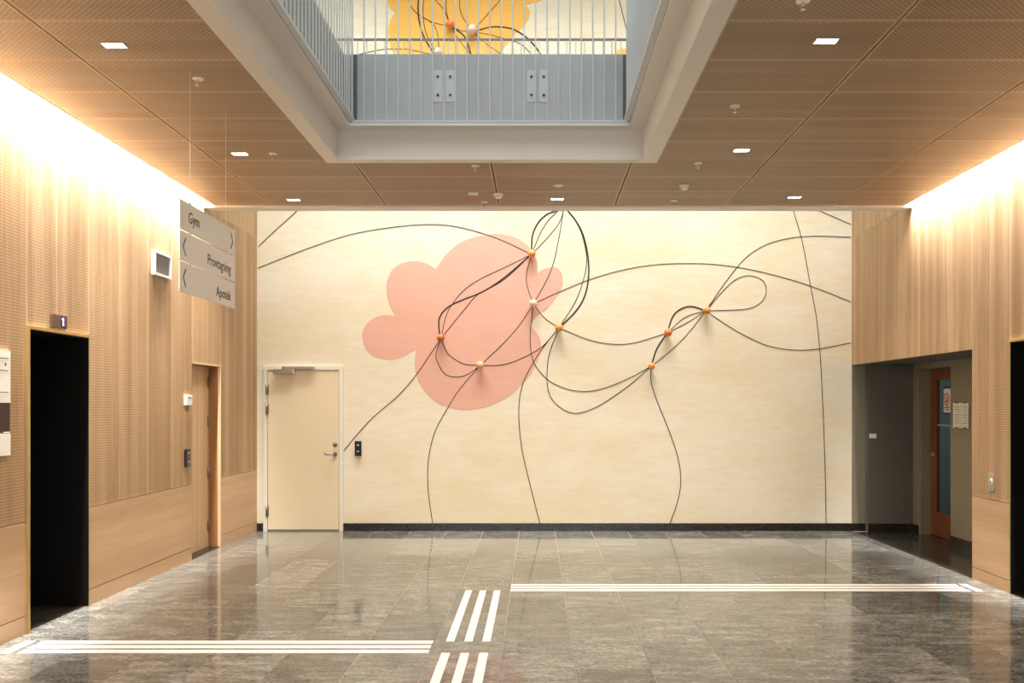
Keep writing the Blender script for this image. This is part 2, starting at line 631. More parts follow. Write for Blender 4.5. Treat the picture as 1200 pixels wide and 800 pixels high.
for a, b in zip(le, le[1:]):
    z0 = 2.18 if 6.69 < a < 7.6 else (2.09 if 9.9 < a < 10.8 else 0.80)
    panel('wall_panel', XL - T, XL, a + G, b - G, z0 + G, ZC - G, 'x+', 0.022, PM, wl)
    panel('upper_wall_panel', XL - T, XL, a + G, b - G, ZC + G, ZU, 'x+', 0.022, ('wood_plain', 'wood_plain', 'wood_edge'), wl)
for a, b in ((0, 3.3), (3.3, 6.70), (7.63, 9.91), (10.82, YB)):
    piece('lower_wall_panel', (T, b - a - 2 * G, 0.80 - 0.13 - 0.006), (XL - T / 2, (a + b) / 2, 0.133), 'wood_base', wl)
    piece('kick_panel', (T, b - a - 2 * G, 0.127), (XL - T / 2, (a + b) / 2, 0), 'wood_base', wl)
re_ = [0.0, 0.6, 1.2, 1.8, 2.4, 3.0, 3.6, 4.2, 4.8, 5.4, 6.0, 6.6, 7.2, 7.66, 8.13, 8.485, 8.84, 9.44, 10.05, 10.65, 11.25, 11.75, YB]
for a, b in zip(re_, re_[1:]):
    z0 = 2.18 if 7.19 < a < 8.1 else (2.16 if a > 8.8 else 0.78)
    panel('wall_panel', XR, XR + T, a + G, b - G, z0 + (0 if a > 8.8 else G), ZC - G, 'x-', 0.022 if a < 8.8 else 0.006, PM, wr)
    panel('upper_wall_panel', XR, XR + T, a + G, b - G, ZC + G, ZU, 'x-', 0.022, ('wood_plain', 'wood_plain', 'wood_edge'), wr)
for a, b in ((0, 3.6), (3.6, 7.2), (8.13, 8.84)):
    piece('lower_wall_panel', (T, b - a - 2 * G, 0.78 - 0.11 - 0.006), (XR + T / 2, (a + b) / 2, 0.113), 'wood_base', wr)
    piece('kick_panel', (T, b - a - 2 * G, 0.107), (XR + T / 2, (a + b) / 2, 0), 'wood_base', wr)
# panel end by the niche, turned into the opening
box('panel_end', XR + T, 4.85, 8.805, 8.842, 0, 2.16, 'wood_base', wr)

# upper storey shell, seen only through the void
struct(box('wall_left_upper', XL - 0.2, XL, YF, YB, ZU, ZT, 'white_wall'))
struct(box('wall_right_upper', XR, XR + 0.2, YF, YB, ZU, ZT, 'white_wall'))
struct(boxes('ceiling_upper', [(XL - 0.2, -2.7, YF, YB, ZT, ZT + 0.2), (1.9, XR + 0.2, YF, YB, ZT, ZT + 0.2),
                               (-2.7, 1.9, YF, 1.4, ZT, ZT + 0.2), (-2.7, 1.9, 9.0, YB, ZT, ZT + 0.2)], 'white_wall'))
sk = struct(boxes('window_1', [(-2.7, -2.6, 1.4, 9.0, ZT + 0.02, ZT + 0.12), (1.8, 1.9, 1.4, 9.0, ZT + 0.02, ZT + 0.12),
                               (-2.7, 1.9, 1.4, 1.5, ZT + 0.02, ZT + 0.12), (-2.7, 1.9, 8.9, 9.0, ZT + 0.02, ZT + 0.12),
                               (-2.7, 1.9, 3.9, 3.96, ZT + 0.02, ZT + 0.12), (-2.7, 1.9, 6.4, 6.46, ZT + 0.02, ZT + 0.12)], 'white'))
for a, b in ((1.5, 3.9), (3.96, 6.4), (6.46, 8.9)):
    box('pane', -2.6, 1.8, a, b, ZT + 0.06, ZT + 0.07, 'clear', sk)
# unseen glazed facade behind the viewer, added to let in fill daylight
fr = struct(boxes('wall_front', [(XL - 0.1, XR + 0.1, YF - 0.2, YF, 3.4, ZT), (XL - 0.1, -3.1, YF - 0.2, YF, 0, 3.4), (3.5, XR + 0.1, YF - 0.2, YF, 0, 3.4),
                                 (-3.1, 3.5, YF - 0.2, YF, 0, 0.4)], 'white_wall'))
fw = struct(boxes('fill_window', [(-3.1, 3.5, YF - 0.12, YF - 0.05, 0.4, 0.46), (-3.1, 3.5, YF - 0.12, YF - 0.05, 3.34, 3.4)] +
                  [(x - 0.03, x + 0.03, YF - 0.12, YF - 0.05, 0.4, 3.4) for x in (-3.07, -1.45, 0.2, 1.85, 3.47)], 'rail'))
for a, b in ((-3.04, -1.48), (-1.42, 0.17), (0.23, 1.82), (1.88, 3.44)):
    box('pane', a, b, YF - 0.09, YF - 0.08, 0.46, 3.34, 'clear', fw)

# ------------------------------------------------------------------ ceiling: slab, panels, edges, void lining
ce = struct(boxes('ceiling', [(XL - T, VX0 + 0.08, YF, YE, 4.08, ZU), (VX1 - 0.08, XR + T, YF, YE, 4.08, ZU),
                              (VX0 + 0.08, VX1 - 0.08, VY1 - 0.06, YE, 4.08, ZU), (VX0 + 0.08, VX1 - 0.08, YF, VY0 + 0.06, 4.08, ZU)], 'slab'))
boxes('cove_light_stop', [(XLC - 0.012, XLC, YF, YE - 0.2, ZC - 0.002, 4.08), (XRC, XRC + 0.012, YF, YE - 0.2, ZC - 0.002, 4.08)], 'trim', ce)  # upstands added to keep strip light from leaking above the panels
boxes('end_trim', [(XL, XR, YE - 0.19, YE, ZC - 0.02, 4.08)], 'trim', ce)
# dark sheet added above the panels, its colour stands for shade in open joints
boxes('shade_backing', [(XLC, VX0 - 0.13, 0, YE - 0.2, ZC + 0.030, ZC + 0.035), (VX1 + 0.13, XRC, 0, YE - 0.2, ZC + 0.030, ZC + 0.035),
                       (VX0 - 0.13, VX1 + 0.13, VY1 + 0.13, YE - 0.2, ZC + 0.030, ZC + 0.035), (VX0 - 0.13, VX1 + 0.13, 0, VY0 - 0.13, ZC + 0.030, ZC + 0.035)], 'plenum', ce)
cx = [XLC, -2.87, -1.64, -0.41, 0.85, 2.06, 3.28, XRC]
cy = [0.49 + 0.605 * i for i in range(17)]
cy = [y for y in cy if y < YE - 0.25] + [YE - 0.19]
OX0, OX1, OY0, OY1 = VX0 - 0.122, VX1 + 0.135, VY0 - 0.125, VY1 + 0.115
CM = ('ceil_plain', 'ceil_perf', 'ceil_plain')
for a, b in zip(cx, cx[1:]):
    for c_, d_ in zip(cy, cy[1:]):
        segs = [(a, b, c_, d_)]
        # cut the panel where the void lining runs through it
        if b > OX0 and a < OX1 and d_ > OY0 and c_ < OY1:
            segs = []
            e0, e1 = c_, d_
            if c_ < OY0 < d_:
                segs.append((a, b, c_, OY0))
                e0 = OY0
            if c_ < OY1 < d_:
                segs.append((a, b, OY1, d_))
                e1 = OY1
            if a < OX0:
                segs.append((a, OX0, e0, e1))
            if b > OX1:
                segs.append((OX1, b, e0, e1))
        for (p, q, r, s) in segs:
            if q - p < 0.03 or s - r < 0.03:
                continue
            gx, gy = 0.006, 0.0024
            panel('ceiling_panel', p + gx, q - gx, r + gy, s - gy, ZC, ZC + 0.02, 'z-', 0.022, CM, ce)
ZV = 3.79
boxes('void_lining', [(OX0, VX0, OY0, OY1, ZV, 4.08), (VX1, OX1, OY0, OY1, ZV, 4.08),
                      (VX0, VX1, VY1, OY1, ZV, 4.08), (VX0, VX1, OY0, VY0, ZV, 4.08)], 'trim', ce)
OV = 0.13
BX0, BX1, BY0, BY1 = VX0 + OV, VX1 - OV, VY0 + OV, VY1 - OV     # balustrade lines
boxes('void_soffit', [(VX0 - 0.1, BX0, VY0 - 0.1, VY1 + 0.1, 4.05, 4.075), (BX1, VX1 + 0.1, VY0 - 0.1, VY1 + 0.1, 4.05, 4.075),
                      (BX0, BX1, BY1, VY1 + 0.1, 4.05, 4.075), (BX0, BX1, VY0 - 0.1, BY0, 4.05, 4.075)], 'trim', ce)
boxes('slab_edge_plate', [(VX0 + 0.06, VX0 + 0.075, VY0 + 0.075, VY1 - 0.075, 4.075, 4.68), (VX1 - 0.075, VX1 - 0.06, VY0 + 0.075, VY1 - 0.075, 4.075, 4.68),
                          (VX0 + 0.06, VX1 - 0.06, VY1 - 0.075, VY1 - 0.06, 4.075, 4.69)], 'plate', ce)


def balustrade(label, ax, fixed, a0, a1, z0, zr, brackets=(), toward=1, step=0.10, rail_h=0.022, ends=()):
    """ax = running axis; fixed = the other coordinate; flat bars stand edge-on to the run"""
    base = ((a0 + a1) / 2, fixed, z0) if ax == 'x' else (fixed, (a0 + a1) / 2, z0)
    t = thing('balustrade', base, label, 'balustrade', 'balustrades of the upper gallery')
    hw = 0.014

    def bx(name, s0, s1, w0, w1, za, zb, mat):
        if ax == 'x':
            return box(name, s0, s1, fixed + w0, fixed + w1, za, zb, mat, t)
        return box(name, fixed + w0, fixed + w1, s0, s1, za, zb, mat, t)
    bx('bottom_rail', a0, a1, -hw - 0.008, hw + 0.008, z0, z0 + rail_h, 'steel_paint')
    bx('handrail', a0, a1, -0.02, 0.02, zr - 0.015, zr, 'rail')
    n = int(round((a1 - a0) / step))
    for i in range(n + 1):
        s = a0 + (a1 - a0) * i / n
        size = (0.011, 0.011, zr - 0.015 - z0 - rail_h) if ax == 'x' else (0.011, 0.011, zr - 0.015 - z0 - rail_h)
        piece('bar', size, (s, fixed, z0 + rail_h) if ax == 'x' else (fixed, s, z0 + rail_h), 'steel_paint', t)
    for s in brackets:
        for e in (-1, 1):
            c_ = s + e * 0.054
            y0, y1 = (fixed + 0.028, fixed + 0.045) if toward > 0 else (fixed - 0.045, fixed - 0.028)
            p = box('bracket_plate', c_ - 0.043, c_ + 0.043, y0, y1, 4.27, 4.55, 'steel_paint', t, 0.003)
            for zz in (4.33, 4.49):
                bm = bmesh.new()
                bcyl(bm, (c_, y0 + 0.002, zz), (c_, y0 - 0.010, zz), 0.012, n=6)
                obj('bolt', bm, 'bolt', p)
    for s in ends:
        p = box('end_bracket', s - 0.03, s + 0.03, fixed + 0.02, fixed + 0.045, 4.12, 4.68, 'rail', t)
        for zz in (4.33, 4.49):
            bm = bmesh.new()
            bcyl(bm, (s, fixed + 0.022, zz), (s, fixed + 0.010, zz), 0.012, n=6)
            obj('bolt', bm, 'bolt', p)
    return t


balustrade('white bar balustrade facing the viewer across the far side of the ceiling void', 'x', BY1 + 0.02, BX0 + 0.02, BX1 - 0.02, 4.077, 5.72,
           ((520 - 629) / 1100 * 8.15, (630 - 629) / 1100 * 8.15), 1, ends=(BX0 + 0.025, BX1 - 0.025))
balustrade('white bar balustrade along the left side of the ceiling void', 'y', BX0 + 0.03, BY0 + 0.02, BY1 - 0.06, 4.077, 5.72)
balustrade('white bar balustrade along the right side of the ceiling void', 'y', BX1 - 0.03, BY0 + 0.02, BY1 - 0.06, 4.077, 5.72)
balustrade('distant balustrade with dark handrail before the yellow upper mural', 'x', YE - 0.05, XL + 0.05, XR - 0.05, ZU, 5.68)

# ------------------------------------------------------------------ doors
# door_1: cream door in the mural wall
def bwr(x0, x1, y0, y1):
    a, b = bw(x0, y1), bw(x1, y0)
    return a[0], b[0], a[1], b[1]


d1 = thing('door_1', ((356.5 - 629) / 90, YB - 0.02, 0), 'cream flush door with lever handle and closer in the mural wall', 'door')
d1['kind'] = 'structure'
x0, x1, z0, z1 = bwr(309.5, 402.5, 429, 622)
z0 = 0.0
fx = 0.05
bm = bmesh.new()
bb(bm, x0, x0 + fx, YB - 0.030, YB, 0, z1)
bb(bm, x1 - fx, x1, YB - 0.030, YB, 0, z1)
bb(bm, x0 + fx, x1 - fx, YB - 0.030, YB, z1 - fx, z1)
obj('door_frame', bm, 'cream_frame', d1)
box('gap_shade_panel', x0 + fx, x1 - fx, YB - 0.004, YB, 0, z1 - fx, 'plenum', d1)  # dark panel added behind the leaf, the gap's shade put into its colour
lx0, lx1, lz1 = x0 + fx + 0.006, x1 - fx - 0.006, z1 - fx - 0.006
leaf = box('door_leaf', lx0, lx1, YB - 0.022, YB - 0.004, 0.018, lz1, 'cream_door', d1, 0.002)
for y in (456, 479, 598):
    hz = bw(0, y)[1]
    bm = bmesh.new()
    bcyl(bm, (lx0 - 0.012, YB - 0.036, hz - 0.07), (lx0 - 0.012, YB - 0.036, hz + 0.07), 0.014, n=10)
    bb(bm, lx0 - 0.02, lx0 + 0.012, YB - 0.034, YB - 0.020, hz - 0.065, hz + 0.065)
    obj('hinge', bm, 'hinge', d1)
a, b, c, d = bwr(322, 346.5, 432.5, 439)
cl = box('door_closer', a, b, YB - 0.085, YB - 0.022, c, d, 'chrome', d1, 0.006)
a, b, c, d = bwr(332, 370, 429.5, 432.3)
box('closer_rail', a, b, YB - 0.075, YB - 0.03, c, d, 'chrome', cl)
bm = bmesh.new()
hx, hz = bw(393.2, 532)
bcyl(bm, (hx, YB - 0.022, hz), (hx, YB - 0.034, hz), 0.030, n=20)
bcyl(bm, (hx, YB - 0.034, hz), (hx, YB - 0.075, hz), 0.011, n=12)
btube(bm, crom([(hx + 0.005, YB - 0.072, hz), (hx - 0.05, YB - 0.076, hz), (hx - 0.11, YB - 0.074, hz + 0.0), (hx - 0.128, YB - 0.05, hz + 0.015)], 5), 0.010, 8)
obj('lever_handle', bm, 'hinge', d1)
hx2, hz2 = bw(393.2, 521)
bm = bmesh.new()
lathe(bm, (hx2, YB - 0.022, hz2), (0, -1, 0), [(0.030, 0), (0.030, 0.006), (0.024, 0.012), (0.012, 0.012), (0.010, 0.016)], 20)
obj('lock_cylinder', bm, 'hinge', d1)
box('threshold', lx0, lx1, YB - 0.03, YB - 0.002, 0.0, 0.014, 'hinge', d1)

# door_2: oak door in a recess of the left wall
d2 = thing('door_2', (XL - 0.07, 10.36, 0), 'oak veneered door set back in the left panelled wall', 'door')
d2['kind'] = 'structure'
box('door_leaf', -3.825, -3.775, 9.93, 10.80, 0.012, 2.07, 'wood_door', d2)
boxes('door_jamb', [(-3.83, XL - T, 10.80, 10.822, 0, 2.09), (-3.83, XL - T, 9.908, 9.93, 0, 2.09), (-3.83, XL - T, 9.93, 10.80, 2.07, 2.092)], 'wood_jamb', d2)
boxes('edge_strip', [(XL - T, XL, 10.806, 10.823, 0, 2.09), (XL - T, XL, 9.93, 10.806, 2.076, 2.092)], 'wood_edge', d2)
for hz in (0.25, 0.85, 1.45, 1.9):
    bm = bmesh.new()
    bcyl(bm, (-3.768, 10.785, hz - 0.06), (-3.768, 10.785, hz + 0.06), 0.012, n=10)
    bb(bm, -3.776, -3.770, 10.75, 10.80, hz - 0.055, hz + 0.055)
    obj('hinge', bm, 'hinge', d2)
bm = bmesh.new()
lathe(bm, (-3.776, 10.0, 1.05), (1, 0, 0), [(0.016, 0), (0.016, 0.005), (0.008, 0.007)], 14)
obj('key_plate', bm, 'steel', d2)
box('threshold', -3.83, XL - 0.01, 9.93, 10.80, 0.0, 0.010, 'black_stone', d2)

# niche on the right: walls and the glazed door
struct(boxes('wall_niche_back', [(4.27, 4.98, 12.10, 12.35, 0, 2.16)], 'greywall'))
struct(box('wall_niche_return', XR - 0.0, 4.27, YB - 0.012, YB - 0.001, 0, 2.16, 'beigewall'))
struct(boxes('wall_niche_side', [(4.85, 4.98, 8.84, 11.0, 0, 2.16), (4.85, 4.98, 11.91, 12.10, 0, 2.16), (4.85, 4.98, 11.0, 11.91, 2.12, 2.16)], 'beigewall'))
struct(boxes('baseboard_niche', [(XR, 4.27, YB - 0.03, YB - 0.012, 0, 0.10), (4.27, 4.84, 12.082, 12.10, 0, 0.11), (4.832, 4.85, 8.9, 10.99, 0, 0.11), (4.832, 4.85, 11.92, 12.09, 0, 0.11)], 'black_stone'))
d3 = thing('door_3', (4.99, 11.45, 0), 'red brown wooden door with tall glass pane in the dark niche', 'door')
d3['kind'] = 'structure'
boxes('door_frame', [(4.86, 5.04, 11.885, 11.908, 0, 2.118), (4.86, 5.04, 11.002, 11.025, 0, 2.118), (4.86, 5.04, 11.025, 11.885, 2.09, 2.118)], 'beigewall', d3)
lf = boxes('door_leaf', [(4.985, 5.03, 11.72, 11.88, 0.01, 2.085), (4.985, 5.03, 11.03, 11.17, 0.01, 2.085),
                         (4.985, 5.03, 11.17, 11.72, 1.95, 2.085), (4.985, 5.03, 11.17, 11.72, 0.01, 0.30)], 'wood_red', d3)
box('pane', 5.003, 5.010, 11.17, 11.72, 0.30, 1.95, 'glass', d3)
boxes('frosted_band', [(5.0, 5.0025, 11.17, 11.72, 1.38, 1.395)], 'room', d3)
bm = bmesh.new()
bcyl(bm, (4.985, 11.80, 1.02), (4.925, 11.80, 1.02), 0.012, n=10)
btube(bm, [(4.93, 11.81, 1.02), (4.925, 11.74, 1.02), (4.928, 11.68, 1.018)], 0.010, 8)
bcyl(bm, (4.985, 11.80, 1.02), (4.975, 11.80, 1.02), 0.028, n=16)
obj('lever_handle', bm, 'steel', d3)
# prohibition notice on the pane: sheet, coloured bands, red ring with bar, dark figure, lines of text
ns = thing('door_notice', (4.995, 11.435, 1.526), 'white notice with red prohibition ring stuck on the glazed niche door', 'sign')
box('sheet', 4.997, 4.9995, 11.34, 11.53, 1.545, 1.835, 'paper', ns)
boxes('navy_strip', [(4.996, 4.9995, 11.34, 11.53, 1.835, 1.862), (4.996, 4.9995, 11.34, 11.53, 1.518, 1.545)], 'blueprint', ns)
bm = bmesh.new()
cyc, czc = 11.435, 1.705
pts = [(4.9955, cyc + 0.070 * math.cos(t), czc + 0.070 * math.sin(t)) for t in [2 * math.pi * i / 28 for i in range(29)]]
R = [(0.062, 0.080)]
vi = [bm.verts.new((4.9955, cyc + 0.058 * math.cos(t), czc + 0.058 * math.sin(t))) for t in [2 * math.pi * i / 28 for i in range(28)]]
vo = [bm.verts.new((4.9955, cyc + 0.080 * math.cos(t), czc + 0.080 * math.sin(t))) for t in [2 * math.pi * i / 28 for i in range(28)]]
for i in range(28):
    bm.faces.new((vi[i], vi[(i + 1) % 28], vo[(i + 1) % 28], vo[i]))
q = 0.060 * 0.7071
bm.faces.new([bm.verts.new(v) for v in ((4.9953, cyc - q - 0.006, czc + q - 0.006), (4.9953, cyc - q + 0.006, czc + q + 0.006), (4.9953, cyc + q + 0.006, czc - q + 0.006), (4.9953, cyc + q - 0.006, czc - q - 0.006))])
obj('prohibition_ring', bm, 'redprint', ns)
bm = bmesh.new()
bb(bm, 4.9960, 4.9968, cyc - 0.022, cyc + 0.012, czc - 0.038, czc + 0.008)
for k in range(4):
    bb(bm, 4.9960, 4.9968, cyc - 0.022 + k * 0.009, cyc - 0.015 + k * 0.009, czc + 0.008, czc + 0.036 - abs(k - 1.5) * 0.005)
bb(bm, 4.9960, 4.9968, cyc + 0.012, cyc + 0.026, czc - 0.016, czc - 0.004)
obj('hand_symbol', bm, 'ink', ns)
boxes('text_line', [(4.9960, 4.9968, 11.36, 11.51, 1.60, 1.612), (4.9960, 4.9968, 11.38, 11.49, 1.575, 1.585)], 'ink', ns)
# room behind the glazed door
struct(boxes('wall_room', [(5.05, 7.4, 13.0, 13.1, -0.02, 2.6), (7.4, 7.5, 9.4, 13.1, -0.02, 2.6), (5.05, 7.4, 9.3, 9.4, -0.02, 2.6), (5.05, 7.5, 9.3, 13.1, 2.6, 2.7),
                           (4.985, 5.05, 9.3, 10.98, -0.02, 2.6), (4.985, 5.05, 11.93, 13.1, -0.02, 2.6), (4.985, 5.05, 10.98, 11.93, 2.12, 2.6)], 'room'))
struct(box('floor_room', 4.98, 7.5, 9.3, 13.1, -0.1, 0.0, 'stone_dark'))
struct(boxes('baseboard_room', [(5.05, 7.4, 12.985, 13.0, 0, 0.12), (7.385, 7.4, 9.4, 13.0, 0, 0.12)], 'black_stone'))
light('added_room_light', 'AREA', (6.3, 11.4, 2.55), 12, (1.0, 0.98, 0.95), (0, 0, 0), shape='RECTANGLE', size=0.6, size_y=1.2)  # unseen lamp, added to light the room behind the glass

# ------------------------------------------------------------------ lifts
def lift(label, xw, sgn, y0, y1, zt):
    t = thing('elevator', (xw + sgn * 0.3, (y0 + y1) / 2, 0), label, 'elevator', 'elevators in the side walls')
    D = 0.60

    def bx(name, xa, xb, *r, mat='lift_black', par=None):
        xa, xb = xw + sgn * xa, xw + sgn * xb
        return box(name, min(xa, xb), max(xa, xb), *r, mat, par or t)
    e = 0.012
    bx('portal_side', 0.0, D, y0, y0 + e, 0, zt)
    bx('portal_side', 0.0, D, y1 - e, y1, 0, zt)
    bx('portal_head', 0.0, D, y0 + e, y1 - e, zt - e, zt)
    ym = (y0 + y1) / 2
    bx('lift_door', D - 0.05, D - 0.01, y0 + e, ym - 0.002, 0.012, zt - e)
    bx('lift_door', D - 0.05, D - 0.01, ym + 0.002, y1 - e, 0.012, zt - e)
    bx('sill', D - 0.10, D - 0.01, y0 + e, y1 - e, 0.0, 0.010, mat='steel')
    bm = bmesh.new()
    xa, xb = xw - sgn * 0.022, xw + sgn * 0.004
    X0, X1 = min(xa, xb), max(xa, xb)
    bb(bm, X0, X1, y0 - 0.014, y0 + 0.006, 0, zt + 0.018)
    bb(bm, xw - 0.002, xw + 0.002, y1 - 0.004, y1 + 0.003, 0, zt + 0.018)
    bb(bm, X0, X1, y0 + 0.006, y1 - 0.004, zt - 0.006, zt + 0.018)
    obj('frame', bm, 'brass', t)
    return t


lift('black elevator portal with brass edge under the floor display', XL, -1, 6.70, 7.63, 2.18)
lift('black elevator portal cut by the right picture edge, beside the steel call button', XR, 1, 7.2, 8.13, 2.18)

# floor display above the left lift
t = thing('floor_display', (XL, 7.13, 2.215), 'small bronze floor display showing 1 above the left elevator', 'display')
box('plate', XL, XL + 0.018, 7.02, 7.25, 2.215, 2.315, 'bronze', t, 0.004)
box('screen', XL + 0.018, XL + 0.020, 7.145, 7.205, 2.222, 2.308, 'led_back', t)
boxes('digit', [(XL + 0.020, XL + 0.0215, 7.171, 7.183, 2.235, 2.262), (XL + 0.020, XL + 0.0215, 7.171, 7.183, 2.267, 2.295), (XL + 0.020, XL + 0.0215, 7.160, 7.171, 2.280, 2.290)], 'led', t)

# ------------------------------------------------------------------ wall devices
t = thing('air_vent', (XL, 9.07, 2.87), 'white square wall vent box high on the left panelling', 'vent')
y0, y1, z0, z1 = 8.87, 9.27, 2.87, 3.10
boxes('housing', [(XL, XL + 0.034, y0, y0 + 0.022, z0, z1), (XL, XL + 0.034, y1 - 0.022, y1, z0, z1), (XL, XL + 0.034, y0 + 0.022, y1 - 0.022, z0, z0 + 0.022), (XL, XL + 0.034, y0 + 0.022, y1 - 0.022, z1 - 0.022, z1)], 'white', t)
box('back_plate', XL, XL + 0.004, y0 + 0.022, y1 - 0.022, z0 + 0.022, z1 - 0.022, 'plate', t)
for i in range(11):
    yy = y0 + 0.04 + i * (y1 - y0 - 0.08) / 10
    piece('louvre', (0.014, 0.004, z1 - z0 - 0.044), (XL + 0.011, yy, z0 + 0.022), 'plate', t)

t = thing('thermostat', (XL, 9.76, 1.63), 'white thermostat box beside the oak door on the left wall', 'thermostat')
box('housing', XL, XL + 0.032, 9.68, 9.84, 1.632, 1.735, 'white', t, 0.005)
box('display', XL + 0.032, XL + 0.034, 9.73, 9.80, 1.70, 1.715, 'rail', t)
t = thing('card_reader', (XL, 9.74, 0.99), 'slim black card reader beside the oak door on the left wall', 'card reader', 'card readers')
box('housing', XL, XL + 0.030, 9.69, 9.79, 0.99, 1.175, 'black', t, 0.008)
boxes('status_light', [(XL + 0.030, XL + 0.0315, 9.73, 9.75, 1.13, 1.145), (XL + 0.030, XL + 0.0315, 9.73, 9.75, 1.04, 1.055)], 'white', t)

a, b, c, d = bwr(416, 424, 516.5, 534)
t = thing('card_reader', ((a + b) / 2, YB, c), 'black card reader on the mural wall right of the cream door', 'card reader', 'card readers')
box('housing', a, b, YB - 0.030, YB, c, d, 'black', t, 0.010)
boxes('status_light', [((a + b) / 2 - 0.012, (a + b) / 2 + 0.012, YB - 0.0315, YB - 0.030, d - 0.06, d - 0.045), ((a + b) / 2 - 0.010, (a + b) / 2 + 0.010, YB - 0.0315, YB - 0.030, c + 0.055, c + 0.067)], 'white', t)

t = thing('call_button', (XR, 8.457, 0.86), 'brushed steel elevator call plate on the right wall', 'button')
box('plate', XR - 0.010, XR, 8.41, 8.505, 0.855, 1.015, 'steel', t, 0.003)
bm = bmesh.new()
bcyl(bm, (XR - 0.010, 8.457, 0.945), (XR - 0.014, 8.457, 0.945), 0.026, n=18)
obj('push_button', bm, 'white', t)
boxes('pictogram', [(XR - 0.0155, XR - 0.014, 8.444, 8.456, 0.935, 0.960), (XR - 0.0155, XR - 0.014, 8.456, 8.470, 0.930, 0.940)], 'ink', t)

# information board cut by the left picture edge
t = thing('information_board', (XL, 6.13, 1.285), 'white and dark information board at the left picture edge', 'sign')
box('upper_panel', XL, XL + 0.02, 5.80, 6.458, 1.645, 2.0, 'sign', t)
box('middle_panel', XL, XL + 0.016, 5.80, 6.458, 1.435, 1.645, 'darkred', t)
box('lower_panel', XL, XL + 0.02, 5.80, 6.458, 1.285, 1.435, 'sign', t)
boxes('printed_line', [(XL + 0.02, XL + 0.0212, 5.83, 6.43, 1.945, 1.950), (XL + 0.02, XL + 0.0212, 5.83, 6.43, 1.862, 1.867), (XL + 0.02, XL + 0.0212, 5.83, 6.43, 1.715, 1.719),
                       (XL + 0.02, XL + 0.0212, 6.388, 6.402, 1.895, 1.915)], 'ink', t)
boxes('white_mark', [(XL + 0.016, XL + 0.0185, 6.38, 6.45, 1.438, 1.446)], 'white', t)

# notice sheets and switch in the niche
t = thing('pinned_notice', (4.85, 10.72, 1.365), 'two paper notices clipped side by side on the niche wall', 'notice')
for k, (ya, yb) in enumerate(((10.53, 10.722), (10.728, 10.92))):
    s = box('sheet', 4.842, 4.846, ya, yb, 1.372, 1.662, 'paper', t)
    boxes('text_line', [(4.8412, 4.842, ya + 0.03, yb - 0.03 - 0.03 * (i % 3), 1.61 - i * 0.03, 1.616 - i * 0.03) for i in range(7)], 'rail', s)
    for zz in (1.366, 1.654):
        box('clip', 4.838, 4.85, (ya + yb) / 2 - 0.035, (ya + yb) / 2 + 0.035, zz, zz + 0.016, 'bolt', t)
t = thing('light_switch', (4.33, 12.10, 1.21), 'small pale double switch plate on the grey niche wall', 'switch')
box('plate', 4.285, 4.375, 12.088, 12.10, 1.21, 1.268, 'white', t, 0.003)
boxes('rocker', [(4.292, 4.327, 12.084, 12.088, 1.217, 1.261), (4.333, 4.368, 12.084, 12.088, 1.217, 1.261)], 'white', t)

# ------------------------------------------------------------------ hanging direction sign
SX = -2.27
t = thing('hanging_sign', (SX, 6.505, 2.35), 'grey hanging direction sign reading Gym, Provtagning and Apotek', 'sign')
SY0, SY1 = 5.96, 7.05
rows = [(2.750, 2.942), (2.552, 2.742), (2.352, 2.544)]
SF = SX + 0.004
for (za, zb), word, al, arrow in zip(rows, ('Gym', 'Provtagning', 'Apotek'), ('LEFT', 'RIGHT', 'RIGHT'), (1, -1, -1)):
    p = box('sign_panel', SX - 0.004, SF, SY0, SY1, za, zb, 'sign', t, 0.0015)
    zc = (za + zb) / 2
    yo = SY0 + 0.145 if al == 'LEFT' else SY1 - 0.10
    zo = zc - 0.035 + (0.005 if al == 'LEFT' else -0.012)
    text_mesh('lettering', word, 0.104, 'ink', p, (SF + 0.0005, yo, zo), (0, 1, 0), (0, 0, 1), align=al)
    bm = bmesh.new()
    tip = SY1 - 0.055 if arrow > 0 else SY0 + 0.055
    back = tip - arrow * 0.045
    for sgn in (1, -1):
        e0, e1 = Vector((0, tip, zc)), Vector((0, back, zc + sgn * 0.058))
        dd = (e1 - e0).normalized()
        nn = Vector((0, -dd.z, dd.y)) * 0.006
        q4 = [e0 + nn, e1 + nn, e1 - nn, e0 - nn]
        A = [bm.verts.new((SF, v.y, v.z)) for v in q4]
        B = [bm.verts.new((SF + 0.0015, v.y, v.z)) for v in q4]
        bm.faces.new(A)
        bm.faces.new(B)
        for i in range(4):
            bm.faces.new((A[i], A[(i + 1) % 4], B[(i + 1) % 4], B[i]))
    obj('arrow', bm, 'ink', p)
for yy in (6.145, 6.85):
    bm = bmesh.new()
    bcyl(bm, (SX, yy, 2.942), (SX, yy, ZC), 0.0016, n=6)
    obj('wire', bm, 'white', t)
    for zz in (2.540, 2.738, 2.938):
        box('clamp', SX - 0.007, SX + 0.007, yy - 0.010, yy + 0.010, zz, zz + 0.014, 'steel', t)

# ------------------------------------------------------------------ ceiling devices
def cpt(x, y, h=2.19):
    Y = F * h / (476 - y)
    return ((x - 629) * Y / F, Y)


